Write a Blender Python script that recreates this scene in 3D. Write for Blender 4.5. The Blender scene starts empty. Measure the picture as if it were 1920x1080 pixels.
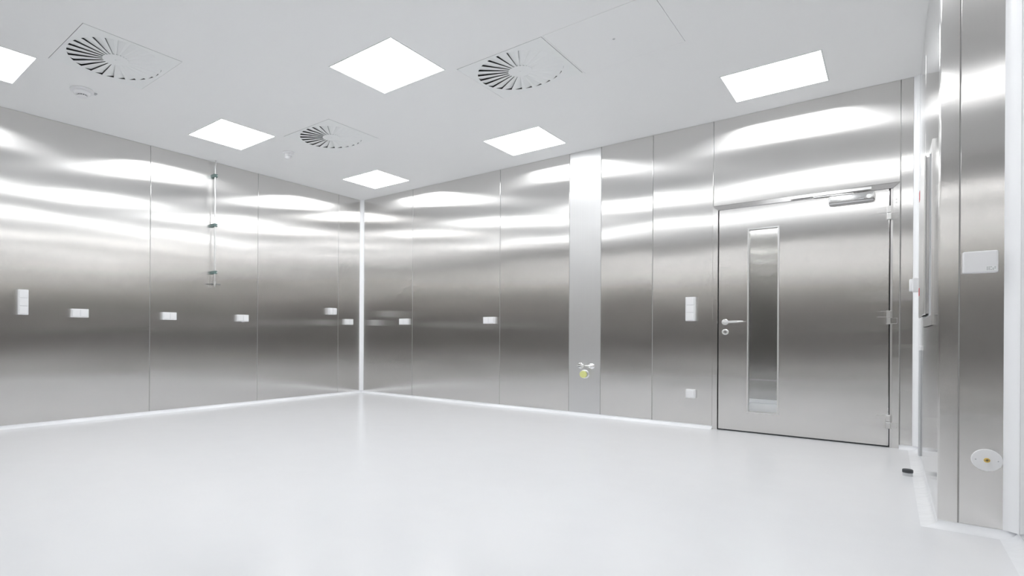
import bpy, bmesh, math
from mathutils import Vector, Matrix

# ------------------------------------------------------------------ camera, world, exposure
C = bpy.context.scene.collection
sc = bpy.context.scene
cam_d = bpy.data.cameras.new('camera')
cam = bpy.data.objects.new('camera', cam_d)
C.objects.link(cam)
sc.camera = cam
YAW, ROLL = 0.742, 0.0058
cam.location = (5.6850, -5.7464, 0.8391)
cam.rotation_euler = (Matrix.Rotation(YAW, 3, 'Z') @ Matrix.Rotation(math.pi / 2, 3, 'X')
                      @ Matrix.Rotation(ROLL, 3, 'Z')).to_euler()
cam_d.sensor_fit = 'HORIZONTAL'
cam_d.sensor_width = 36.0
cam_d.lens = 36.0 * 1036.09 / 1920.0
cam_d.shift_x = (960 - 717.2) / 1920.0
cam_d.shift_y = (627.9 - 540) / 1920.0
cam_d.clip_start = 0.02

world = bpy.data.worlds.new('world')
sc.world = world
world.use_nodes = True
world.node_tree.nodes['Background'].inputs[0].default_value = (0.9, 0.95, 1, 1)
world.node_tree.nodes['Background'].inputs[1].default_value = 0.02

sc.view_settings.view_transform = 'Standard'
sc.view_settings.look = 'None'
sc.view_settings.gamma = 1.0
sc.view_settings.use_curve_mapping = False
sc.view_settings.exposure = 0.0
sc.cycles.max_bounces = 14
sc.cycles.diffuse_bounces = 7
sc.cycles.glossy_bounces = 12
sc.cycles.transmission_bounces = 8
sc.cycles.sample_clamp_indirect = 12.0

LIGHT = 12.3           # radiance of the ceiling light panels
LIGHT_BEYOND = 19.0     # the dimmer lights of the room behind the door

# ------------------------------------------------------------------ room dimensions (metres)
H = 2.8                # ceiling
XR = 5.848             # right wall up to the convex corner
YF = -2.245            # the short return face
X2 = 6.085             # right wall nearer the camera
YN = -7.0              # front wall behind the camera
ZB = 0.028             # where the panels start above the floor coving


# ------------------------------------------------------------------ materials
def mat(name, color, rough=0.5, metal=0.0, spec=0.5, coat=0.0):
    m = bpy.data.materials.new(name)
    m.use_nodes = True
    p = m.node_tree.nodes['Principled BSDF']
    p.inputs['Base Color'].default_value = (*color, 1)
    p.inputs['Roughness'].default_value = rough
    p.inputs['Metallic'].default_value = metal
    p.inputs['Specular IOR Level'].default_value = spec
    p.inputs['Coat Weight'].default_value = coat
    return m


def noise_bump(m, scale, strength, dist, stretch=(1, 1, 1), col=None, detail=4):
    nt = m.node_tree
    p = nt.nodes['Principled BSDF']
    tc = nt.nodes.new('ShaderNodeTexCoord')
    mp = nt.nodes.new('ShaderNodeMapping')
    mp.inputs['Scale'].default_value = stretch
    nz = nt.nodes.new('ShaderNodeTexNoise')
    nz.inputs['Scale'].default_value = scale
    nz.inputs['Detail'].default_value = detail
    nt.links.new(tc.outputs['Object'], mp.inputs['Vector'])
    nt.links.new(mp.outputs['Vector'], nz.inputs['Vector'])
    if strength > 0:
        b = nt.nodes.new('ShaderNodeBump')
        b.inputs['Strength'].default_value = strength
        b.inputs['Distance'].default_value = dist
        nt.links.new(nz.outputs['Fac'], b.inputs['Height'])
        nt.links.new(b.outputs['Normal'], p.inputs['Normal'])
    if col:
        mx = nt.nodes.new('ShaderNodeMix')
        mx.data_type = 'RGBA'
        mx.inputs[6].default_value = (*col[0], 1)
        mx.inputs[7].default_value = (*col[1], 1)
        nt.links.new(nz.outputs['Fac'], mx.inputs[0])
        nt.links.new(mx.outputs[2], p.inputs['Base Color'])
    return m


def steel(name, color, rough, aniso, wave=0.0, offset=0.0, rot=0.25):
    """Vertically ground stainless steel: reflections spread sideways."""
    m = mat(name, color, rough, 1.0)
    nt = m.node_tree
    # rough: spread (alpha) across the grain; aniso: ratio of the spread along to across the grain
    nt.nodes.remove(nt.nodes['Principled BSDF'])
    p = nt.nodes.new('ShaderNodeBsdfAnisotropic')
    p.distribution = 'MULTI_GGX'
    p.inputs['Roughness'].default_value = (rough * math.sqrt(aniso) * 1.0) ** 0.5
    p.inputs['Anisotropy'].default_value = -(1 - math.sqrt(aniso))
    p.inputs['Rotation'].default_value = rot
    nt.links.new(p.outputs[0], nt.nodes['Material Output'].inputs['Surface'])
    tg = nt.nodes.new('ShaderNodeCombineXYZ')
    tg.inputs['Z'].default_value = 1.0
    nt.links.new(tg.outputs[0], p.inputs['Tangent'])
    tc = nt.nodes.new('ShaderNodeTexCoord')
    # fine vertical grinding lines in the tone
    mp = nt.nodes.new('ShaderNodeMapping')
    mp.inputs['Scale'].default_value = (220, 220, 1.2)
    nz = nt.nodes.new('ShaderNodeTexNoise')
    nz.inputs['Scale'].default_value = 1.0
    nz.inputs['Detail'].default_value = 2
    nt.links.new(tc.outputs['Object'], mp.inputs['Vector'])
    nt.links.new(mp.outputs['Vector'], nz.inputs['Vector'])
    mx = nt.nodes.new('ShaderNodeMix')
    mx.data_type = 'RGBA'
    mx.inputs[6].default_value = (*[c * 0.97 for c in color], 1)
    mx.inputs[7].default_value = (*[c * 1.03 for c in color], 1)
    nt.links.new(nz.outputs['Fac'], mx.inputs[0])
    # Schlick: any metal turns towards a full mirror at grazing angles
    lw = nt.nodes.new('ShaderNodeLayerWeight')
    lw.inputs['Blend'].default_value = 0.5
    pw = nt.nodes.new('ShaderNodeMath')
    pw.operation = 'POWER'
    pw.inputs[1].default_value = 5.0
    nt.links.new(lw.outputs['Facing'], pw.inputs[0])
    fr = nt.nodes.new('ShaderNodeMix')
    fr.data_type = 'RGBA'
    fr.inputs[7].default_value = (1, 1, 1, 1)
    nt.links.new(pw.outputs[0], fr.inputs[0])
    nt.links.new(mx.outputs[2], fr.inputs[6])
    nt.links.new(fr.outputs[2], p.inputs['Color'])
    if wave > 0:
        mp2 = nt.nodes.new('ShaderNodeMapping')
        mp2.inputs['Location'].default_value = (offset, offset, offset * .7)
        mp2.inputs['Scale'].default_value = (0.55, 0.55, 1.4)
        n2 = nt.nodes.new('ShaderNodeTexNoise')
        n2.inputs['Scale'].default_value = 1.0
        n2.inputs['Detail'].default_value = 1.0
        nt.links.new(tc.outputs['Object'], mp2.inputs['Vector'])
        nt.links.new(mp2.outputs['Vector'], n2.inputs['Vector'])
        b = nt.nodes.new('ShaderNodeBump')
        b.inputs['Strength'].default_value = 1.0
        b.inputs['Distance'].default_value = wave
        nt.links.new(n2.outputs['Fac'], b.inputs['Height'])
        nt.links.new(b.outputs['Normal'], p.inputs['Normal'])
    return m


def emit(name, color, strength):
    m = bpy.data.materials.new(name)
    m.use_nodes = True
    p = m.node_tree.nodes['Principled BSDF']
    p.inputs['Base Color'].default_value = (0.8, 0.8, 0.8, 1)
    p.inputs['Emission Color'].default_value = (*color, 1)
    p.inputs['Emission Strength'].default_value = strength
    return m


STEEL = (0.748, 0.736, 0.722)
M_PANEL = steel('ground_steel_panel', STEEL, 0.14, 0.065, 0.006)
M_PANEL_B = steel('ground_steel_panel_b', STEEL, 0.14, 0.065, 0.006, 7.3)
M_PANEL_SMOOTH = steel('smooth_steel_panel', STEEL, 0.02, 0.3)
M_PANEL_MATTE = steel('blasted_steel_panel', (0.76, 0.758, 0.758), 0.20, 0.5, 0.004, 3.1)
M_DOOR = steel('ground_steel_door', STEEL, 0.14, 0.065, 0.003, 5.0)
M_FRAME = steel('ground_steel_frame', (0.78, 0.77, 0.76), 0.14, 0.4)
M_CROSS = steel('steel_ground_lengthwise', (0.72, 0.71, 0.70), 0.16, 0.12, rot=0.0)
M_CHROME = mat('polished_chrome', (0.88, 0.88, 0.88), 0.18, 1.0)
M_SATIN = mat('satin_metal', (0.82, 0.82, 0.81), 0.28, 1.0)
M_DULL = mat('dull_dark_metal', (0.30, 0.30, 0.30), 0.4, 1.0)
M_CLOSER = mat('closer_metal', (0.66, 0.66, 0.66), 0.2, 1.0)
M_JOINT = mat('grey_joint_sealant', (0.42, 0.42, 0.41), 0.6)
M_DARK = mat('dark_gap', (0.02, 0.02, 0.02), 0.8)
M_RUBBER = mat('dark_rubber', (0.05, 0.055, 0.06), 0.6)
M_CEIL = noise_bump(mat('white_painted_ceiling', (0.90, 0.905, 0.905), 0.55), 3, 0, 0,
                    col=((0.925, 0.928, 0.925), (0.935, 0.938, 0.935)))
M_DIFF = mat('white_diffuser_sheet', (0.915, 0.93, 0.925), 0.5)
M_PLENUM = mat('diffuser_plenum', (0.22, 0.23, 0.23), 0.7)
M_PLASTIC = noise_bump(mat('white_plastic', (0.88, 0.88, 0.89), 0.32), 300, 0.05, 0.0005)
M_PLASTIC_EDGE = mat('grey_plastic_gap', (0.68, 0.69, 0.70), 0.5)
M_STRIP = mat('white_cove_profile', (0.95, 0.955, 0.97), 0.30)
M_FLOOR = noise_bump(mat('pale_poured_resin_floor', (0.86, 0.865, 0.885), 0.20, spec=0.33),
                     5.0, 0.12, 0.004, col=((0.762, 0.769, 0.79), (0.79, 0.796, 0.814)), detail=6)
M_COVE = noise_bump(mat('pale_resin_coving', (0.88, 0.89, 0.91), 0.22), 14.0, 0.35, 0.006,
                    col=((0.83, 0.84, 0.86), (0.89, 0.90, 0.92)), detail=5)
M_LIGHT = emit('light_panel_glow', (0.965, 0.985, 1.0), LIGHT)
M_LIGHT2 = emit('light_panel_glow_beyond', (0.95, 0.98, 1.0), LIGHT_BEYOND)
M_BRASS = mat('brass', (0.78, 0.55, 0.16), 0.3, 1.0)
M_YELLOW = mat('pale_yellow_plastic', (0.74, 0.76, 0.30), 0.45)
M_GREEN = mat('grey_green_clip', (0.16, 0.23, 0.22), 0.45, 0.3)
M_RED = mat('red_plastic', (0.62, 0.05, 0.06), 0.4)
M_GREY = mat('grey_plastic', (0.55, 0.56, 0.57), 0.45)
M_GLASS = bpy.data.materials.new('door_glass')
M_GLASS.use_nodes = True
_p = M_GLASS.node_tree.nodes['Principled BSDF']
_p.inputs['Base Color'].default_value = (0.97, 0.975, 0.975, 1)
_p.inputs['Transmission Weight'].default_value = 1.0
_p.inputs['Roughness'].default_value = 0.0
_p.inputs['IOR'].default_value = 1.5


# ------------------------------------------------------------------ mesh helpers
def box(bm, x0, x1, y0, y1, z0, z1, bevel=0.0, seg=1):
    r = bmesh.ops.create_cube(bm, size=1.0)
    vs = r['verts']
    sx, sy, sz = x1 - x0, y1 - y0, z1 - z0
    for v in vs:
        v.co = Vector((x0 + (v.co.x + .5) * sx, y0 + (v.co.y + .5) * sy, z0 + (v.co.z + .5) * sz))
    if bevel > 0:
        es = list({e for v in vs for e in v.link_edges})
        bmesh.ops.bevel(bm, geom=es, offset=bevel, segments=seg, affect='EDGES', profile=0.5)


def cyl(bm, p0, p1, r0, r1=None, n=24, caps=True):
    r1 = r0 if r1 is None else r1
    p0, p1 = Vector(p0), Vector(p1)
    d = p1 - p0
    q = d.to_track_quat('Z', 'Y').to_matrix().to_4x4()
    m = Matrix.Translation((p0 + p1) / 2) @ q
    bmesh.ops.create_cone(bm, cap_ends=caps, segments=n, radius1=r0, radius2=r1, depth=d.length, matrix=m)


def lathe(bm, profile, centre, axis, n=32):
    """profile: list of (radius, height along axis)."""
    a = Vector(axis).normalized()
    q = a.to_track_quat('Z', 'Y').to_matrix()
    c = Vector(centre)
    rings = []
    for r, h in profile:
        if r < 1e-6:
            rings.append([bm.verts.new(c + q @ Vector((0, 0, h)))])
        else:
            rings.append([bm.verts.new(c + q @ Vector((r * math.cos(2 * math.pi * k / n),
                                                       r * math.sin(2 * math.pi * k / n), h))) for k in range(n)])
    for A, B in zip(rings, rings[1:]):
        for k in range(n):
            k2 = (k + 1) % n
            if len(A) == 1 and len(B) == 1:
                continue
            if len(A) == 1:
                bm.faces.new((A[0], B[k], B[k2]))
            elif len(B) == 1:
                bm.faces.new((A[k], A[k2], B[0]))
            else:
                bm.faces.new((A[k], A[k2], B[k2], B[k]))


def tube(bm, pts, r, n=12):
    for a, b in zip(pts, pts[1:]):
        cyl(bm, a, b, r, n=n)
    for p in pts[1:-1]:
        bmesh.ops.create_uvsphere(bm, u_segments=n, v_segments=8, radius=r, matrix=Matrix.Translation(p))


def obj(name, bm, m, parent=None, smooth=False):
    bmesh.ops.recalc_face_normals(bm, faces=bm.faces[:])
    me = bpy.data.meshes.new(name)
    bm.to_mesh(me)
    bm.free()
    me.materials.append(m)
    if smooth:
        for p in me.polygons:
            p.use_smooth = True
        try:
            me.set_sharp_from_angle(angle=math.radians(35))
        except Exception:
            pass
    o = bpy.data.objects.new(name, me)
    C.objects.link(o)
    if parent is not None:
        o.parent = parent
        if not parent.get('_flat'):
            o.matrix_parent_inverse = parent_matrix(parent).inverted()
    return o


def parent_matrix(p):
    m = Matrix.Translation(p.location) @ p.rotation_euler.to_matrix().to_4x4()
    if p.parent is not None:
        m = parent_matrix(p.parent) @ p.matrix_parent_inverse @ m
    return m


def bobj(name, b, m, parent=None, bevel=0.0, seg=1):
    bm = bmesh.new()
    box(bm, *b, bevel=bevel, seg=seg)
    return obj(name, bm, m, parent)


def struct(o, label=None):
    o['kind'] = 'structure'
    if label:
        o['label'] = label
    return o


def thing(name, label, cat, loc, group=None):
    o = bpy.data.objects.new(name, None)
    o.empty_display_size = 0.1
    C.objects.link(o)
    o.location = loc
    o['label'] = label
    o['category'] = cat
    if group:
        o['group'] = group
    return o


# ------------------------------------------------------------------ floor
bm = bmesh.new()
box(bm, -0.15, X2 + 0.15, YN - 0.15, 0.12, -0.10, 0.0)
struct(obj('floor', bm, M_FLOOR), 'pale grey poured resin floor with soft reflections')

# ------------------------------------------------------------------ ceiling with real openings
LX, LY, LS = (0.892, 2.957, 5.036), (-0.655, -2.735, -4.815), 0.305
DX, DY, DS = (1.585, 3.66), (-2.045, -4.125), 0.335
openings = [(x - LS, x + LS, y - LS, y + LS) for x in LX for y in LY]
openings += [(x - DS, x + DS, y - DS, y + DS) for x in DX for y in DY]
HATCH = (4.005, 4.680, -2.385, -1.690)
openings.append(HATCH)


def grid_slab(bm, axis_fn, u0, u1, v0, v1, holes):
    us = sorted({u0, u1, *[h[0] for h in holes], *[h[1] for h in holes]})
    vs = sorted({v0, v1, *[h[2] for h in holes], *[h[3] for h in holes]})
    cache = {}

    def V(u, v):
        if (u, v) not in cache:
            cache[(u, v)] = bm.verts.new(axis_fn(u, v))
        return cache[(u, v)]
    for a, b in zip(us, us[1:]):
        for c, d in zip(vs, vs[1:]):
            mu, mv = (a + b) / 2, (c + d) / 2
            if any(h[0] < mu < h[1] and h[2] < mv < h[3] for h in holes):
                continue
            bm.faces.new((V(a, c), V(b, c), V(b, d), V(a, d)))


bm = bmesh.new()
grid_slab(bm, lambda u, v: (u, v, H), -0.15, X2 + 0.15, YN - 0.15, 0.12, openings)
r = bmesh.ops.extrude_face_region(bm, geom=bm.faces[:])
bmesh.ops.translate(bm, verts=[g for g in r['geom'] if isinstance(g, bmesh.types.BMVert)], vec=(0, 0, 0.09))
ceiling = struct(obj('ceiling', bm, M_CEIL), 'smooth white ceiling')
bobj('ceiling_core', (-0.15, X2 + 0.15, YN - 0.15, 0.12, H + 0.09, H + 0.15), M_DARK, ceiling)
h = HATCH
bobj('access_panel', (h[0] + .002, h[1] - .002, h[2] + .002, h[3] - .002, H - 0.0005, H + 0.02), M_CEIL, ceiling)
bm = bmesh.new()
lathe(bm, [(0.0, -0.002), (0.007, -0.002), (0.009, 0.0), (0.009, 0.002)], (4.338, -2.035, H - 0.0005), (0, 0, 1), 16)
obj('plug', bm, M_GREY, ceiling)


# ------------------------------------------------------------------ panelled walls
GAP, TH = 0.005, 0.004


def wall_panels(parent, spans, place, mats, m_over=None):
    """spans: (u0, u1, z0, z1); place(u0,u1,z0,z1) -> box bounds."""
    for i, (u0, u1, z0, z1) in enumerate(spans):
        b = place(u0 + GAP / 2, u1 - GAP / 2, z0, z1)
        m = mats[i % len(mats)]
        if m_over and i in m_over:
            m = m_over[i]
        bobj('panel', b, m, parent, bevel=0.0015)


# back wall (the one with the door)
DOOR = (4.500, 5.742, 0.0, 2.022)
bm = bmesh.new()
grid_slab(bm, lambda u, v: (u, 0.003, v), -0.15, X2 + 0.15, -0.05, H + 0.0, [DOOR])
r = bmesh.ops.extrude_face_region(bm, geom=bm.faces[:])
bmesh.ops.translate(bm, verts=[g for g in r['geom'] if isinstance(g, bmesh.types.BMVert)], vec=(0, 0.12, 0))
wall_back = struct(obj('wall_back', bm, M_JOINT), 'brushed stainless steel panelled wall around the door')
seams = [0.040, 0.958, 2.294, 3.142, 3.480, 3.983, 4.500]
spans = [(a, b, ZB, H - .001) for a, b in zip(seams, seams[1:])]
spans.append((4.500, 5.745, DOOR[3] + 0.003, H - .001))
spans.append((5.745, XR - 0.030, ZB, H - .001))
spans = [(s[0], s[1] + (GAP / 2 if False else 0), s[2], s[3]) for s in spans]
wall_panels(wall_back, spans, lambda a, b, c, d: (a, b, 0.0, TH, c, d), [M_PANEL, M_PANEL_B],
            {3: M_PANEL_MATTE})

# left wall
wall_left = struct(bobj('wall_left', (-0.123, -0.003, YN - 0.15, 0.123, -0.05, H), M_JOINT),
                   'brushed stainless steel panelled wall on the left')
seams = [-0.040, -0.466, -1.804, -3.138, -4.475, -5.812, YN + 0.04]
wall_panels(wall_left, [(b, a, ZB, H - .001) for a, b in zip(seams, seams[1:])],
            lambda a, b, c, d: (-TH, 0.0, a, b, c, d), [M_PANEL_B, M_PANEL])

# right wall up to the convex corner, the return face and the wall nearer the camera
wall_right = struct(bobj('wall_right', (XR + 0.003, XR + 0.10, YF + 0.01, 0.003, -0.05, H), M_JOINT),
                    'brushed steel wall right of the door, seen edge-on')
wall_panels(wall_right, [(-0.9, -0.030, ZB, H - .001), (-2.19, -0.9, ZB, H - .001)],
            lambda a, b, c, d: (XR, XR + TH, a, b, c, d), [M_PANEL_SMOOTH])
wall_return = struct(bobj('wall_return', (XR + 0.01, X2 + 0.15, YF + 0.003, YF + 0.12, -0.05, H), M_JOINT),
                     'narrow brushed steel wall face beside the projecting corner')
wall_panels(wall_return, [(5.911, X2 - 0.038, ZB, H - .001)],
            lambda a, b, c, d: (a, b, YF, YF + TH, c, d), [M_PANEL])
# corner piece folded around the convex corner
bm = bmesh.new()
R = 0.006
prof = [(5.909, YF), (XR + R, YF)]
prof += [(XR + R - R * math.sin(t), YF + R - R * math.cos(t)) for t in (math.pi / 8, math.pi / 4, 3 * math.pi / 8)]
prof += [(XR, YF + R), (XR, -2.193)]
inner = [(5.909, YF + TH), (XR + TH, YF + TH), (XR + TH, -2.193)]
ring = prof + inner[::-1]
lo = [bm.verts.new((x, y, ZB)) for x, y in ring]
hi = [bm.verts.new((x, y, H - .001)) for x, y in ring]
for k in range(len(ring)):
    k2 = (k + 1) % len(ring)
    bm.faces.new((lo[k], lo[k2], hi[k2], hi[k]))
bm.faces.new(lo)
bm.faces.new(hi[::-1])
obj('corner_panel', bm, M_PANEL_B, wall_return, smooth=True)

wall_near = struct(bobj('wall_near', (X2 + 0.003, X2 + 0.12, YN - 0.15, YF + 0.0, -0.05, H), M_JOINT),
                   'brushed steel wall at the right edge of the view')
s = [YF - 0.038, -3.40, -4.60, -5.80, YN + 0.04]
wall_panels(wall_near, [(b, a, ZB, H - .001) for a, b in zip(s, s[1:])],
            lambda a, b, c, d: (X2, X2 + TH, a, b, c, d), [M_PANEL, M_PANEL_B], {0: M_PANEL_SMOOTH})
wall_front = struct(bobj('wall_front', (-0.15, X2 + 0.15, YN - 0.12, YN - 0.003, -0.05, H), M_JOINT),
                    'brushed steel wall behind the camera')
s = [0.04, 1.25, 2.5, 3.75, 5.0, X2 - 0.04]
wall_panels(wall_front, [(a, b, ZB, H - .001) for a, b in zip(s, s[1:])],
            lambda a, b, c, d: (a, b, YN - TH, YN, c, d), [M_PANEL, M_PANEL_B])


# ------------------------------------------------------------------ white concave corner profiles
def corner_strip(name, cx, cy, sx, sy, leg, label=None):
    """quarter cove in the corner at (cx, cy); sx, sy point into the room."""
    bm = bmesh.new()
    n = 8
    pts = []
    for k in range(n + 1):
        t = math.pi / 2 * k / n
        # flattened concave arc
        x = leg * (1 - math.sin(t))
        y = leg * (1 - math.cos(t))
        f = 0.55
        lx, ly = leg * (1 - k / n), leg * k / n
        pts.append((f * x + (1 - f) * lx, f * y + (1 - f) * ly))
    pts = [(leg + .004, 0.0), (leg + .004, .0015)] + [(p[0] + .0, p[1] + .0015) for p in pts[1:-1]] + \
          [(.0015, leg + .004), (0.0, leg + .004), (-.003, -.003)]
    P = [(cx + sx * x, cy + sy * y) for x, y in pts]
    lo = [bm.verts.new((x, y, ZB)) for x, y in P]
    hi = [bm.verts.new((x, y, H)) for x, y in P]
    for k in range(len(P)):
        k2 = (k + 1) % len(P)
        bm.faces.new((lo[k], lo[k2], hi[k2], hi[k]))
    bm.faces.new(lo)
    bm.faces.new(hi[::-1])
    return struct(obj(name, bm, M_STRIP, smooth=True), label)


corner_strip('trim_1', 0, 0, 1, -1, 0.040, 'white upright corner profile between the left and the back wall')
corner_strip('trim_2', XR, 0, -1, -1, 0.029, 'white upright corner profile right of the door')
corner_strip('trim_3', X2, YF, -1, -1, 0.038, 'white upright corner profile at the right edge of the view')
corner_strip('trim_4', X2, YN, -1, 1, 0.038)
corner_strip('trim_5', 0, YN, 1, 1, 0.038)

# ------------------------------------------------------------------ resin coving at the foot of the walls
poly = [(0, 0), (XR, 0), (XR, YF), (X2, YF), (X2, YN), (0, YN)]   # clockwise seen from above
NP = len(poly)
CR = 0.05
cprof = [(-0.003, ZB), (0.0, ZB)]
for k in range(1, 8):
    t = math.pi / 2 * k / 7
    cprof.append((CR * (1 - math.cos(t)), ZB * (1 - math.sin(t)) + 0.0008))
cprof.append((CR + 0.006, 0.0))


def off(i, d):
    p = Vector(poly[i])
    a = Vector(poly[i - 1])
    b = Vector(poly[(i + 1) % NP])
    e1, e2 = (p - a).normalized(), (b - p).normalized()
    n1, n2 = Vector((e1.y, -e1.x)), Vector((e2.y, -e2.x))      # interior is on the right
    return p + (n1 + n2) * d                                     # all corners are right angles


def coving(name, i, cuts=None):
    bm = bmesh.new()
    A = [off(i, d) for d, z in cprof]
    B = [off((i + 1) % NP, d) for d, z in cprof]
    runs = [(A, B)]
    if cuts:
        x0, x1 = cuts
        runs = [(A, [Vector((x0, q.y)) for q in A]), ([Vector((x1, q.y)) for q in B], B)]
    for P, Q in runs:
        n = 24
        rows = []
        for k in range(n + 1):
            rows.append([bm.verts.new((*(p.lerp(q, k / n)), z)) for p, q, (d, z) in zip(P, Q, cprof)])
        for r0, r1 in zip(rows, rows[1:]):
            for k in range(len(cprof) - 1):
                bm.faces.new((r0[k], r0[k + 1], r1[k + 1], r1[k]))
    return struct(obj(name, bm, M_COVE, smooth=True))


coving('baseboard_back', 0, (DOOR[0], DOOR[1]))
coving('baseboard_right', 1)
coving('baseboard_return', 2)
coving('baseboard_near', 3)
coving('baseboard_front', 4)
coving('baseboard_left', 5)

# ------------------------------------------------------------------ door in the back wall
door = bpy.data.objects.new('door_1', None)
C.objects.link(door)
door.location = (5.12, 0, 0)
struct(door, 'closed brushed steel door with a tall narrow window')
# leaf with window opening
LF = (4.548, 5.680, 0.012, 1.983)
WN = (4.776, 4.984, 0.186, 1.778)
bm = bmesh.new()
grid_slab(bm, lambda u, v: (u, -0.006, v), LF[0], LF[1], LF[2], LF[3], [WN])
r = bmesh.ops.extrude_face_region(bm, geom=bm.faces[:])
bmesh.ops.translate(bm, verts=[g for g in r['geom'] if isinstance(g, bmesh.types.BMVert)], vec=(0, 0.055, 0))
obj('door_leaf', bm, M_DOOR, door)
# jamb backing (dark gap) behind the leaf edge and the sill
bm = bmesh.new()
box(bm, 4.500, 4.552, 0.028, 0.12, 0.0, 2.022)
box(bm, 5.684, 5.742, 0.028, 0.12, 0.0, 2.022)
box(bm, 4.552, 5.684, 0.028, 0.12, 1.988, 2.022)
obj('jamb', bm, M_RUBBER, door)


def mitred_frame(bm, x0, x1, z0, z1, w, y0, y1, sides='LTR', wb=None):
    """flat frame whose members meet in mitres; y0 is the face towards the room."""
    def prism(pts):
        a = [bm.verts.new((x, y0, z)) for x, z in pts]
        b = [bm.verts.new((x, y1, z)) for x, z in pts]
        bm.faces.new(a)
        bm.faces.new(b[::-1])
        for k in range(len(pts)):
            k2 = (k + 1) % len(pts)
            bm.faces.new((a[k], b[k], b[k2], a[k2]))
    zb = z0 + w if 'B' in sides else z0
    if 'L' in sides:
        prism([(x0, z0), (x0 + w, zb), (x0 + w, z1 - w), (x0, z1)])
    if 'R' in sides:
        prism([(x1, z0), (x1, z1), (x1 - w, z1 - w), (x1 - w, zb)])
    if 'T' in sides:
        prism([(x0, z1), (x0 + w, z1 - w), (x1 - w, z1 - w), (x1, z1)])
    if 'B' in sides:
        prism([(x0, z0), (x1, z0), (x1 - w, z0 + w), (x0 + w, z0 + w)])


for side, fm in (('L', M_DOOR), ('R', M_DOOR), ('T', M_CROSS)):
    bm = bmesh.new()
    mitred_frame(bm, 4.500, 5.742, 0.0, 2.022, 0.040, -0.014, 0.03, side)
    bmesh.ops.recalc_face_normals(bm, faces=bm.faces[:])
    bmesh.ops.bevel(bm, geom=bm.edges[:], offset=0.0015, segments=1, affect='EDGES')
    obj('frame_member', bm, fm, door)
bobj('frame_rebate', (5.690, 5.706, 0.002, 0.03, 0.0, 1.986), M_FRAME, door)
bobj('door_seal', (4.55, 5.68, 0.005, 0.045, 0.001, 0.012), M_RUBBER, door)
# window frame and pane
bm = bmesh.new()
mitred_frame(bm, 4.766, 4.994, 0.176, 1.788, 0.011, -0.012, 0.046, 'LTRB')
wf = obj('window_frame', bm, M_SATIN, door)
bobj('pane', (4.7765, 4.9835, 0.004, 0.010, 0.1865, 1.7775), M_GLASS, door)
bobj('pane', (4.7765, 4.9835, 0.036, 0.042, 0.1865, 1.7775), M_GLASS, door)

# lever handle
bm = bmesh.new()
lathe(bm, [(0, -0.009), (0.022, -0.009), (0.026, -0.006), (0.026, 0.0)], (4.598, -0.006, 0.972), (0, 1, 0))
rose = obj('handle_rose', bm, M_SATIN, door, smooth=True)
bm = bmesh.new()
cyl(bm, (4.598, -0.012, 0.972), (4.598, -0.060, 0.972), 0.009)
bmesh.ops.create_uvsphere(bm, u_segments=16, v_segments=10, radius=0.010, matrix=Matrix.Translation((4.598, -0.060, 0.972)))
cyl(bm, (4.598, -0.060, 0.972), (4.702, -0.060, 0.975), 0.0095, 0.0085)
cyl(bm, (4.702, -0.060, 0.975), (4.742, -0.052, 0.977), 0.0065, 0.003)
obj('lever', bm, M_SATIN, door, smooth=True)
bm = bmesh.new()
lathe(bm, [(0.011, -0.010), (0.021, -0.010), (0.026, -0.006), (0.026, 0.0)], (4.600, -0.006, 0.883), (0, 1, 0))
kr = obj('lock_rose', bm, M_SATIN, door, smooth=True)
bm = bmesh.new()
cyl(bm, (4.600, -0.002, 0.889), (4.600, -0.019, 0.889), 0.0085)
box(bm, 4.5955, 4.6045, -0.018, -0.003, 0.866, 0.884, bevel=0.002)
obj('lock_cylinder', bm, M_CHROME, kr, smooth=True)
bobj('keyhole', (4.5990, 4.6010, -0.0195, -0.0185, 0.8845, 0.894), M_DARK, kr)
bm = bmesh.new()
lathe(bm, [(0, -0.0065), (0.012, -0.0065)], (4.600, -0.006, 0.883), (0, 1, 0))
obj('rose_recess', bm, M_RUBBER, kr)

# three lift-off hinges
for zc in (1.795, 0.995, 0.198):
    bm = bmesh.new()
    box(bm, 5.612, 5.676, -0.011, -0.004, zc + 0.004, zc + 0.048, bevel=0.002)
    hg = obj('hinge', bm, M_DOOR, door)
    bm = bmesh.new()
    box(bm, 5.668, 5.694, -0.034, -0.006, zc + 0.001, zc + 0.052, bevel=0.004, seg=2)
    obj('upper_knuckle', bm, M_FRAME, hg)
    bm = bmesh.new()
    box(bm, 5.668, 5.694, -0.034, -0.006, zc - 0.052, zc - 0.001, bevel=0.004, seg=2)
    obj('lower_knuckle', bm, M_FRAME, hg)
    bm = bmesh.new()
    box(bm, 5.690, 5.730, -0.019, -0.012, zc - 0.048, zc - 0.004, bevel=0.002)
    obj('frame_plate', bm, M_DOOR, hg)
# two small buffer plugs on the frame
for zz in (1.868, 1.893):
    bm = bmesh.new()
    cyl(bm, (5.722, -0.013, zz), (5.722, -0.018, zz), 0.007, 0.006)
    obj('frame_plug', bm, M_SATIN, door, smooth=True)

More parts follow.
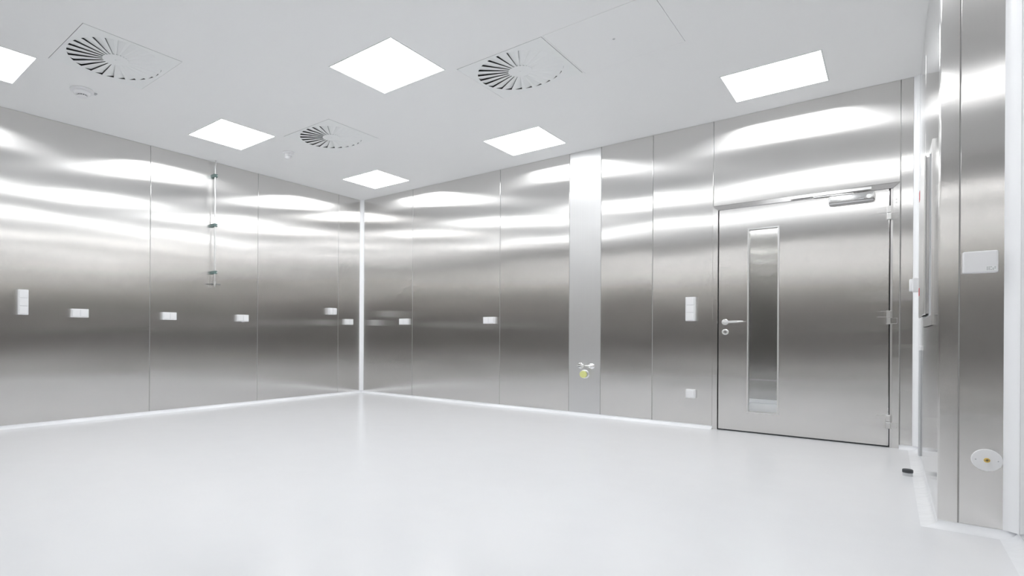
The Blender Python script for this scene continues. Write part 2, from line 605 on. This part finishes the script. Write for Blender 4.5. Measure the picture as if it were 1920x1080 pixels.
# door closer on the leaf, slide rail on the frame
bm = bmesh.new()
box(bm, 5.322, 5.600, -0.066, -0.006, 1.900, 1.968, bevel=0.012, seg=4)
dc = obj('door_closer', bm, M_CLOSER, door, smooth=True)
bm = bmesh.new()
cyl(bm, (5.566, -0.066, 1.934), (5.566, -0.069, 1.934), 0.016)
obj('adjuster_cap', bm, M_SATIN, dc, smooth=True)
bobj('badge', (5.505, 5.535, -0.0665, -0.0655, 1.918, 1.924), M_GREY, dc)
bm = bmesh.new()
box(bm, 5.078, 5.580, -0.036, -0.014, 1.990, 2.012, bevel=0.002)
sr = obj('slide_rail', bm, M_SATIN, door)
bobj('rail_slot', (5.085, 5.572, -0.030, -0.020, 1.9895, 1.9905), M_DARK, sr)
bobj('rail_end_cap', (5.072, 5.080, -0.037, -0.014, 1.989, 2.013), M_SATIN, sr, bevel=0.001)
bm = bmesh.new()
tube(bm, [Vector((5.470, -0.028, 1.968)), Vector((5.470, -0.028, 1.980)), Vector((5.225, -0.027, 1.984)),
          Vector((5.225, -0.027, 1.991))], 0.005)
obj('closer_arm', bm, M_SATIN, door, smooth=True)

# ------------------------------------------------------------------ the room seen through the door window
bm = bmesh.new()
box(bm, 3.0, 7.2, 0.12, 2.80, -0.10, 0.0)
struct(obj('floor_beyond', bm, M_FLOOR))
struct(bobj('ceiling_beyond', (3.0, 7.2, 0.12, 2.80, H, H + 0.08), M_CEIL))
wb = struct(bobj('wall_beyond', (3.0, 7.2, 2.674, 2.80, -0.05, H), M_JOINT), 'steel wall seen through the door window')
s = [3.0, 3.75, 5.05, 6.35, 7.2]
wall_panels(wb, [(a, b, 0.05, H) for a, b in zip(s, s[1:])], lambda a, b, c, d: (a, b, 2.67, 2.675, c, d),
            [M_PANEL])
bm = bmesh.new()
box(bm, 3.0, 7.2, 2.655, 2.676, 0.0, 0.05, bevel=0.004)
struct(obj('baseboard_beyond', bm, M_COVE))
struct(bobj('wall_beyond_left', (2.9, 3.0, 0.12, 2.80, -0.05, H), M_PANEL))
struct(bobj('wall_beyond_right', (7.2, 7.3, 0.12, 2.80, -0.05, H), M_PANEL))
bm = bmesh.new()
grid_slab(bm, lambda u, v: (u, 0.1225, v), 3.0, 7.2, 0.0, H, [(4.552, 5.684, 0.0, 1.988)])
r = bmesh.ops.extrude_face_region(bm, geom=bm.faces[:])
bmesh.ops.translate(bm, verts=[g for g in r['geom'] if isinstance(g, bmesh.types.BMVert)], vec=(0, 0.004, 0))
struct(obj('wall_beyond_near', bm, M_PANEL))


# ------------------------------------------------------------------ ceiling light panels
def light_panel(x, y, label, m=M_LIGHT, half=LS, group='square ceiling light panels'):
    t = thing('ceiling_light', label, 'ceiling light', (x, y, H), group)
    bm = bmesh.new()
    o, i = half - 0.001, half - 0.009
    for (a, b, c, d) in ((-o, o, -o, -i), (-o, o, i, o), (-o, -i, -i, i), (i, o, -i, i)):
        box(bm, x + a, x + b, y + c, y + d, H - 0.002, H + 0.02)
    obj('frame', bm, M_DIFF, t)
    bm = bmesh.new()
    box(bm, x - i, x + i, y - i, y + i, H - 0.001, H + 0.012)
    obj('diffuser', bm, m, t)
    return t


labels = {
    (0, 0): 'glowing square ceiling light nearest the white far corner',
    (1, 0): 'glowing square ceiling light above the middle of the back wall',
    (2, 0): 'glowing ceiling light above the door, close to the back wall',
    (0, 1): 'glowing ceiling light above the hanging rod, between swirl diffusers',
    (1, 1): 'large diamond-looking glowing ceiling light in the top middle of the view',
    (2, 1): 'glowing ceiling light before the door, out of view above',
    (0, 2): 'glowing ceiling light cut by the left edge of the view',
    (1, 2): 'glowing ceiling light out of view, middle of the camera side row',
    (2, 2): 'glowing ceiling light directly above the camera',
}
for i, x in enumerate(LX):
    for j, y in enumerate(LY):
        light_panel(x, y, labels[(i, j)])
for xx, lab in ((4.35, 'dim ceiling light of the room beyond the door, left one'),
                (6.2, 'dim ceiling light of the room beyond the door, right one')):
    t = thing('ceiling_light', lab, 'ceiling light', (xx, 1.4, H), 'ceiling lights beyond the door')
    bobj('frame', (xx - .31, xx + .31, 1.4 - .31, 1.4 + .31, H - 0.010, H), M_DIFF, t)
    bobj('diffuser', (xx - .30, xx + .30, 1.4 - .30, 1.4 + .30, H - 0.012, H - 0.009), M_LIGHT2, t)

# ------------------------------------------------------------------ swirl air diffusers
RO, RI, NB, LIFT = 0.308, 0.086, 24, 0.014


def make_diffuser(x, y, label):
    t = thing('air_diffuser', label, 'air diffuser', (x, y, H), 'square swirl air diffusers')
    # square face plate with a round opening
    bm = bmesh.new()
    n = 96
    S_ = DS - 0.0025
    inn, out = [], []
    for k in range(n):
        a = 2 * math.pi * k / n
        c, s_ = math.cos(a), math.sin(a)
        m_ = max(abs(c), abs(s_))
        inn.append(bm.verts.new((x + RO * c, y + RO * s_, H - 0.001)))
        out.append(bm.verts.new((x + S_ * c / m_, y + S_ * s_ / m_, H - 0.001)))
    for k in range(n):
        k2 = (k + 1) % n
        bm.faces.new((inn[k], inn[k2], out[k2], out[k]))
    bmesh.ops.recalc_face_normals(bm, faces=bm.faces[:])
    r = bmesh.ops.extrude_face_region(bm, geom=bm.faces[:])
    bmesh.ops.translate(bm, verts=[g for g in r['geom'] if isinstance(g, bmesh.types.BMVert)], vec=(0, 0, 0.0015))
    obj('face_plate', bm, M_DIFF, t)
    bm = bmesh.new()
    lathe(bm, [(0.0, -0.001), (RI, -0.001), (RI, 0.0005)], (x, y, H), (0, 0, 1), 48)
    hub = obj('hub', bm, M_DIFF, t)
    bm = bmesh.new()
    lathe(bm, [(0.0, -0.003), (0.005, -0.0025), (0.006, -0.001)], (x, y, H), (0, 0, 1), 12)
    obj('screw', bm, M_DIFF, hub, smooth=True)
    # dark plenum box above
    bm = bmesh.new()
    box(bm, x - DS + .004, x + DS - .004, y - DS + .004, y + DS - .004, H + 0.002, H + 0.085)
    bmesh.ops.delete(bm, geom=[f for f in bm.faces if f.calc_center_median().z < H + 0.003], context='FACES')
    obj('plenum', bm, M_PLENUM, t)
    # tilted blades
    d = 2 * math.pi / NB
    bm = bmesh.new()
    e = 0.0012
    r0, r1 = RI, RO
    m = 6
    top, bot = [], []
    for k in range(m + 1):
        a = d * k / m
        z = LIFT * max(0.0, 1 - k / 4.2)
        bot.append((bm.verts.new((r0 * math.cos(a), r0 * math.sin(a), z * .4)),
                    bm.verts.new((r1 * math.cos(a), r1 * math.sin(a), z))))
        top.append((bm.verts.new((r0 * math.cos(a), r0 * math.sin(a), z * .4 + e)),
                    bm.verts.new((r1 * math.cos(a), r1 * math.sin(a), z + e))))
    for k in range(m):
        bm.faces.new((bot[k][0], bot[k][1], bot[k + 1][1], bot[k + 1][0]))
        bm.faces.new((top[k][0], top[k + 1][0], top[k + 1][1], top[k][1]))
        bm.faces.new((bot[k][1], top[k][1], top[k + 1][1], bot[k + 1][1]))
        bm.faces.new((bot[k][0], bot[k + 1][0], top[k + 1][0], top[k][0]))
    for k in (0, m):
        bm.faces.new((bot[k][0], top[k][0], top[k][1], bot[k][1]))
    first = obj('blade', bm, M_DIFF)
    first.parent = t
    first.location = (0, 0, -0.001)
    first.rotation_euler = (0, 0, d * 0.72)
    for k in range(1, NB):
        c = first.copy()
        c.rotation_euler = (0, 0, d * (k + 0.72))
        C.objects.link(c)
        c.parent = t
    return t


for (ix, iy), lab in {
    (0, 1): 'square swirl air diffuser beside the smoke detector, left ceiling',
    (1, 0): 'square swirl air diffuser right of the large middle light',
    (0, 0): 'smaller-looking swirl air diffuser between lights near the far corner',
    (1, 1): 'square swirl air diffuser above the camera, out of view',
}.items():
    make_diffuser(DX[ix], DY[iy], lab)

# ------------------------------------------------------------------ smoke detector and motion sensor
t = thing('smoke_detector', 'round white smoke detector on the ceiling left of the diamond-looking light', 'smoke detector', (0.875, -4.11, H))
c0 = (0.875, -4.105, H)
bm = bmesh.new()
lathe(bm, [(0.0, 0.0), (0.085, 0.0), (0.088, 0.006), (0.084, 0.016), (0.0, 0.016)], c0, (0, 0, -1), 40)
obj('base', bm, M_PLASTIC, t, smooth=True)
bm = bmesh.new()
lathe(bm, [(0.062, 0.014), (0.064, 0.022), (0.058, 0.034), (0.048, 0.040), (0.0, 0.040)], c0, (0, 0, -1), 40)
obj('cover', bm, M_PLASTIC, t, smooth=True)
bm = bmesh.new()
lathe(bm, [(0.034, 0.038), (0.034, 0.050), (0.0, 0.050)], c0, (0, 0, -1), 32)
ck = obj('sensor_cage', bm, M_GREY, t, smooth=True)
bm = bmesh.new()
lathe(bm, [(0.0, 0.050), (0.040, 0.050), (0.038, 0.055), (0.0, 0.056)], c0, (0, 0, -1), 32)
obj('cap', bm, M_PLASTIC, t, smooth=True)
for k in range(12):
    a = 2 * math.pi * k / 12
    bm = bmesh.new()
    px, py = c0[0] + 0.0345 * math.cos(a), c0[1] + 0.0345 * math.sin(a)
    cyl(bm, (px, py, H - 0.040), (px, py, H - 0.050), 0.0028, n=6)
    obj('rib', bm, M_RUBBER, ck)
bm = bmesh.new()
box(bm, 0.872, 0.905, -4.028, -3.998, H - 0.010, H - 0.001, bevel=0.003)
obj('tab', bm, M_GREY, t)

t = thing('motion_sensor', 'small white cylindrical sensor on the ceiling above the far left wall', 'sensor', (0.913, -2.056, H))
c0 = (0.905, -2.050, H)
bm = bmesh.new()
lathe(bm, [(0.0, 0.0), (0.062, 0.0), (0.060, 0.008), (0.050, 0.014), (0.0, 0.014)], c0, (0, 0, -1), 36)
obj('base', bm, M_PLASTIC, t, smooth=True)
bm = bmesh.new()
lathe(bm, [(0.040, 0.012), (0.040, 0.050), (0.034, 0.062), (0.024, 0.070), (0.0, 0.074)], c0, (0, 0, -1), 32)
obj('lens', bm, M_PLASTIC, t, smooth=True)
bm = bmesh.new()
lathe(bm, [(0.0405, 0.046), (0.0412, 0.048), (0.0405, 0.050)], c0, (0, 0, -1), 32)
obj('ring', bm, M_GREY, t, smooth=True)


# ------------------------------------------------------------------ wall sockets and switches
def wall_box(name, wall, u, z, cols, rows, label, cat, group, depth=0.034, kinds=None):
    """u, z: lower corner on the camera side. wall 'L' (x=0) or 'B' (y=0)."""
    w, hh = 0.071 * cols + 0.010, 0.071 * rows + 0.010
    if wall == 'L':
        P = lambda a0, a1, d0, d1, z0, z1: (d0, d1, u + a0, u + a1, z + z0, z + z1)
        loc = (0, u + w / 2, z)
    else:
        P = lambda a0, a1, d0, d1, z0, z1: (u - a1, u - a0, -d1, -d0, z + z0, z + z1)
        loc = (u - w / 2, 0, z)
    t = thing(name, label, cat, loc, group)
    bobj('housing', P(0, w, 0.0, depth, 0, hh), M_PLASTIC, t, bevel=0.004, seg=2)
    for c in range(cols):
        for r_ in range(rows):
            a, b = 0.005 + 0.071 * c, 0.005 + 0.071 * r_
            kd = (kinds or ['rocker'] * 9)[c * rows + r_]
            bobj('insert_gap', P(a + .002, a + .069, depth - .001, depth + .0006, b + .002, b + .069), M_PLASTIC_EDGE, t)
            o = bobj(kd, P(a + .0035, a + .0675, depth, depth + .004, b + .0035, b + .0675), M_PLASTIC, t, bevel=0.002)
    return t


wall_box('light_switch', 'L', -4.330, 1.000, 1, 3, 'white upright triple switch plate at the left end of the left wall',
         'light switch', 'triple switch plates')
wall_box('wall_socket', 'L', -3.898, 0.988, 2, 1, 'white double socket right of the triple switch on the left wall',
         'wall socket', 'double sockets', kinds=['socket_lid'] * 2)
wall_box('wall_socket', 'L', -3.012, 0.986, 2, 1, 'white double socket left of the hanging rod on the left wall',
         'wall socket', 'double sockets', kinds=['socket_lid'] * 2)
s3 = wall_box('wall_socket', 'L', -2.104, 0.988, 2, 1, 'white double socket right of the hanging rod, grey tab beneath',
              'wall socket', 'double sockets', kinds=['socket_lid'] * 2)
bobj('tab', (0.034, 0.040, -2.06, -2.02, 0.981, 0.990), M_GREY, s3)
wall_box('wall_socket', 'L', -0.352, 0.980, 2, 1, 'white double socket just left of the white far corner profile',
         'wall socket', 'double sockets', kinds=['socket_lid'] * 2)
wall_box('wall_socket', 'B', 0.903, 0.980, 2, 1, 'white double socket just right of the white far corner profile',
         'wall socket', 'double sockets', kinds=['socket_lid'] * 2)
wall_box('wall_socket', 'B', 2.237, 0.980, 2, 1, 'white double socket in the middle of the back wall',
         'wall socket', 'double sockets', kinds=['socket_lid'] * 2)
wall_box('light_switch', 'B', 4.363, 0.985, 1, 3, 'white upright triple switch plate left of the door',
         'light switch', 'triple switch plates')
wall_box('network_socket', 'B', 4.367, 0.268, 1, 1, 'single white socket low on the wall left of the door',
         'wall socket', 'low sockets', depth=0.030, kinds=['socket_lid'])


# surface-mounted flap sockets
def flap_socket(P, loc, label, name='flap_socket'):
    t = thing(name, label, 'wall socket', loc)
    bobj('housing', P(0, .125, 0, .050, 0, .092), M_PLASTIC, t, bevel=0.005, seg=2)
    # sloping hinged lid
    bm = bmesh.new()
    b = P(0.052, .121, 0.050, .064, 0.004, .088)
    box(bm, *b, bevel=0.006, seg=2)
    fl = obj('lid', bm, M_PLASTIC, t, smooth=True)
    bobj('lid_catch', P(.112, .118, .0635, .0655, .010, .026), M_GREY, fl)
    bobj('side_ribs', P(0.010, .044, 0.0495, .054, 0.008, .084), M_PLASTIC, t, bevel=0.002)
    return t


flap_socket(lambda a0, a1, d0, d1, z0, z1: (d0, d1, -.667 + a0, -.667 + a1, 1.113 + z0, 1.113 + z1), (0, -.6, 1.113),
            'white lidded surface socket, higher than its neighbours near the far corner')
flap_socket(lambda a0, a1, d0, d1, z0, z1: (XR - d1, XR - d0, -.66 + a0, -.66 + a1, 1.148 + z0, 1.148 + z1),
            (XR, -.6, 1.148), 'white lidded surface socket on the wall right of the door')

# ------------------------------------------------------------------ gas taps on the matte panel
t = thing('wall_tap', 'small chrome tap knob, left one above the yellow plug', 'tap', (3.285, 0, 0.524), 'chrome taps on the matte panel')
bm = bmesh.new()
lathe(bm, [(0.0, 0.0), (0.030, 0.0), (0.031, 0.004), (0.026, 0.008), (0.0, 0.009)], (3.275, 0, 0.524), (0, -1, 0), 28)
obj('escutcheon', bm, M_CHROME, t, smooth=True)
bm = bmesh.new()
lathe(bm, [(0.012, 0.008), (0.012, 0.024), (0.022, 0.026), (0.022, 0.036), (0.0, 0.038)], (3.275, 0, 0.524), (0, -1, 0), 20)
kn = obj('knob', bm, M_CHROME, t, smooth=True)
bobj('grip', (3.246, 3.318, -.044, -.036, 0.523, 0.530), M_SATIN, kn, bevel=0.002)
bobj('stem_slot', (3.262, 3.288, -.0385, -.037, 0.514, 0.518), M_RUBBER, kn)

t = thing('wall_tap', 'chrome lever tap, right one above the yellow plug', 'tap', (3.370, 0, 0.527), 'chrome taps on the matte panel')
bm = bmesh.new()
lathe(bm, [(0.0, 0.0), (0.030, 0.0), (0.031, 0.004), (0.024, 0.009), (0.0, 0.010)], (3.392, 0, 0.524), (0, -1, 0), 28)
obj('escutcheon', bm, M_CHROME, t, smooth=True)
bm = bmesh.new()
cyl(bm, (3.392, -.008, .524), (3.392, -.050, .524), 0.012)
bmesh.ops.create_uvsphere(bm, u_segments=16, v_segments=10, radius=0.017, matrix=Matrix.Translation((3.392, -.052, .522)))
cyl(bm, (3.392, -.052, .518), (3.394, -.058, .498), 0.010, 0.008)
obj('body', bm, M_CHROME, t, smooth=True)
bm = bmesh.new()
cyl(bm, (3.392, -.056, .532), (3.342, -.066, .528), 0.006, 0.004, n=12)
obj('lever', bm, M_CHROME, t, smooth=True)
bm = bmesh.new()
cyl(bm, (3.356, -.004, .512), (3.356, -.030, .512), 0.009, n=14)
obj('outlet', bm, M_SATIN, t, smooth=True)

t = thing('drain_plug', 'pale yellow round plug in a chrome ring below the two taps', 'pipe plug', (3.310, 0, 0.437))
bm = bmesh.new()
lathe(bm, [(0.0, 0.0), (0.047, 0.0), (0.047, 0.005), (0.040, 0.008), (0.0, 0.009)], (3.318, 0, 0.437), (0, -1, 0), 36)
obj('ring', bm, M_SATIN, t, smooth=True)
bm = bmesh.new()
lathe(bm, [(0.036, 0.007), (0.036, 0.030), (0.032, 0.032)], (3.318, 0, 0.437), (0, -1, 0), 30)
obj('neck', bm, M_GREY, t, smooth=True)
bm = bmesh.new()
lathe(bm, [(0.037, 0.028), (0.037, 0.046), (0.034, 0.050), (0.0, 0.050)], (3.318, 0, 0.437), (0, -1, 0), 30)
obj('cap', bm, M_YELLOW, t, smooth=True)

# ------------------------------------------------------------------ hanging steel pipe on the left wall
RX, RY = 0.050, -2.420
t = thing('gas_pipe', 'thin steel pipe from the ceiling down the left wall, green-grey clips', 'pipe', (RX, RY, 1.38))
bm = bmesh.new()
tube(bm, [Vector((RX + 0.02, RY, H)), Vector((RX, RY, H - 0.06)), Vector((RX, RY, 1.42))], 0.0075, 12)
obj('tube', bm, M_SATIN, t, smooth=True)
for zz in (2.630, 2.070, 1.535):
    bm = bmesh.new()
    box(bm, 0.0, RX + 0.016, RY - 0.022, RY + 0.026, zz - 0.016, zz + 0.018, bevel=0.003)
    cl = obj('clip', bm, M_GREEN, t)
    bm = bmesh.new()
    cyl(bm, (RX + .015, RY + .017, zz), (RX + .022, RY + .017, zz), 0.006, n=10)
    obj('bolt', bm, M_SATIN, cl)
bm = bmesh.new()
cyl(bm, (RX, RY, 1.43), (RX, RY, 1.385), 0.012, n=14)
cyl(bm, (RX, RY, 1.385), (RX, RY, 1.37), 0.007, n=14)
obj('valve_body', bm, M_SATIN, t, smooth=True)
bm = bmesh.new()
cyl(bm, (RX, RY - .055, 1.403), (RX, RY, 1.406), 0.004, 0.005, n=10)
cyl(bm, (RX, RY, 1.406), (RX, RY + .070, 1.403), 0.005, 0.008, n=10)
obj('wing_handle', bm, M_DULL, t, smooth=True)

# ------------------------------------------------------------------ fittings on the return face
t = thing('junction_box', 'white rectangular box with a small printed label on the narrow steel face', 'electrical box', (5.975, YF, 1.117))
bobj('housing', (5.920, 6.024, YF - 0.026, YF, 1.120, 1.214), M_PLASTIC, t, bevel=0.006, seg=3)
lab = bobj('label_plate', (5.988, 6.019, YF - 0.0268, YF - 0.025, 1.127, 1.148), M_DIFF, t)
k = 0
for rr in range(3):
    for cc in range(5):
        if (rr * 5 + cc) in (4, 7, 13):
            continue
        x0 = 5.990 + cc * 0.0056
        z0 = 1.130 + rr * 0.0055
        bm = bmesh.new()
        box(bm, x0, x0 + 0.0046, YF - 0.0274, YF - 0.0266, z0, z0 + 0.0035)
        obj('print_mark', bm, M_GREY, lab)

t = thing('earthing_socket', 'round white cover plate with a brass cross screw, low on the steel face', 'wall plate', (5.996, YF, 0.317))
cc0 = (5.996, YF, 0.317)
bm = bmesh.new()
lathe(bm, [(0.0, 0.0), (0.047, 0.0), (0.047, 0.003), (0.045, 0.005), (0.0, 0.0055)], cc0, (0, -1, 0), 56)
obj('cover', bm, M_PLASTIC, t, smooth=True)
bm = bmesh.new()
lathe(bm, [(0.0, 0.005), (0.0095, 0.005), (0.0095, 0.0085), (0.008, 0.0095), (0.0, 0.0095)], cc0, (0, -1, 0), 28)
br = obj('brass_contact', bm, M_BRASS, t, smooth=True)
bm = bmesh.new()
box(bm, cc0[0] - .0055, cc0[0] + .0055, YF - .0102, YF - .009, cc0[2] - .0011, cc0[2] + .0011)
box(bm, cc0[0] - .0011, cc0[0] + .0011, YF - .0102, YF - .009, cc0[2] - .0055, cc0[2] + .0055)
obj('cross_slot', bm, M_RUBBER, br)
for sx in (-1, 1):
    bm = bmesh.new()
    lathe(bm, [(0.0, 0.005), (0.0028, 0.005), (0.0022, 0.0066), (0.0, 0.0068)], (cc0[0] + sx * .033, YF, cc0[2]), (0, -1, 0), 14)
    obj('screw', bm, M_GREY, t, smooth=True)

# ------------------------------------------------------------------ steel unit on the right wall, seen edge-on
t = thing('wall_cabinet', 'flat steel wall unit seen edge-on beside the projecting corner', 'wall cabinet', (XR, -1.42, 0.91))
bm = bmesh.new()
y0, y1, z0, z1, w = -1.86, -0.98, 0.905, 1.835, 0.05
box(bm, XR - .008, XR, y0, y0 + w, z0, z1)
box(bm, XR - .008, XR, y1 - w, y1, z0, z1)
box(bm, XR - .008, XR, y0 + w, y1 - w, z0, z0 + w)
box(bm, XR - .008, XR, y0 + w, y1 - w, z1 - w, z1)
obj('mounting_flange', bm, M_FRAME, t)
bm = bmesh.new()
box(bm, XR - 0.024, XR - 0.010, -1.70, -1.09, 0.965, 1.785, bevel=0.002)
obj('body', bm, M_FRAME, t)
bobj('recess', (XR - 0.012, XR - 0.0, -1.74, -1.06, 0.955, 1.79), M_GREY, t)
bobj('cover', (XR - 0.032, XR - 0.023, -1.72, -1.07, 0.960, 1.790), M_FRAME, t, bevel=0.003, seg=2)
for zz, hh in ((1.655, .055), (1.090, .045)):
    bobj('red_marker', (XR - 0.0335, XR - 0.0315, -1.20, -1.12, zz, zz + hh), M_RED, t)
for k in range(6):
    bobj('vent_slot', (XR - 0.030, XR - 0.012, -1.700 + k * .05, -1.675 + k * .05, 0.9585, 0.9605), M_DARK, t)

t = thing('cable_duct', 'slim pale cable duct rising from the floor beside the corner profile', 'cable duct', (XR, -0.45, 0.03))
bobj('duct', (XR - 0.012, XR, -0.50, -0.42, 0.035, 0.76), M_GREY, t, bevel=0.002)
bobj('end_cap', (XR - 0.014, XR, -0.505, -0.415, 0.755, 0.785), M_PLASTIC, t, bevel=0.002)

# ------------------------------------------------------------------ door stop on the floor
t = thing('door_stop', 'small dark and steel door stop on the floor right of the door', 'door stop', (5.772, -1.10, 0))
bm = bmesh.new()
lathe(bm, [(0.0, 0.0), (0.023, 0.0), (0.023, 0.020), (0.0, 0.020)], (5.772, -1.10, 0), (0, 0, 1), 28)
obj('base', bm, M_GREY, t, smooth=True)
bm = bmesh.new()
lathe(bm, [(0.0235, 0.019), (0.025, 0.021), (0.025, 0.036), (0.021, 0.040), (0.0, 0.041)], (5.772, -1.10, 0), (0, 0, 1), 28)
obj('buffer', bm, M_RUBBER, t, smooth=True)
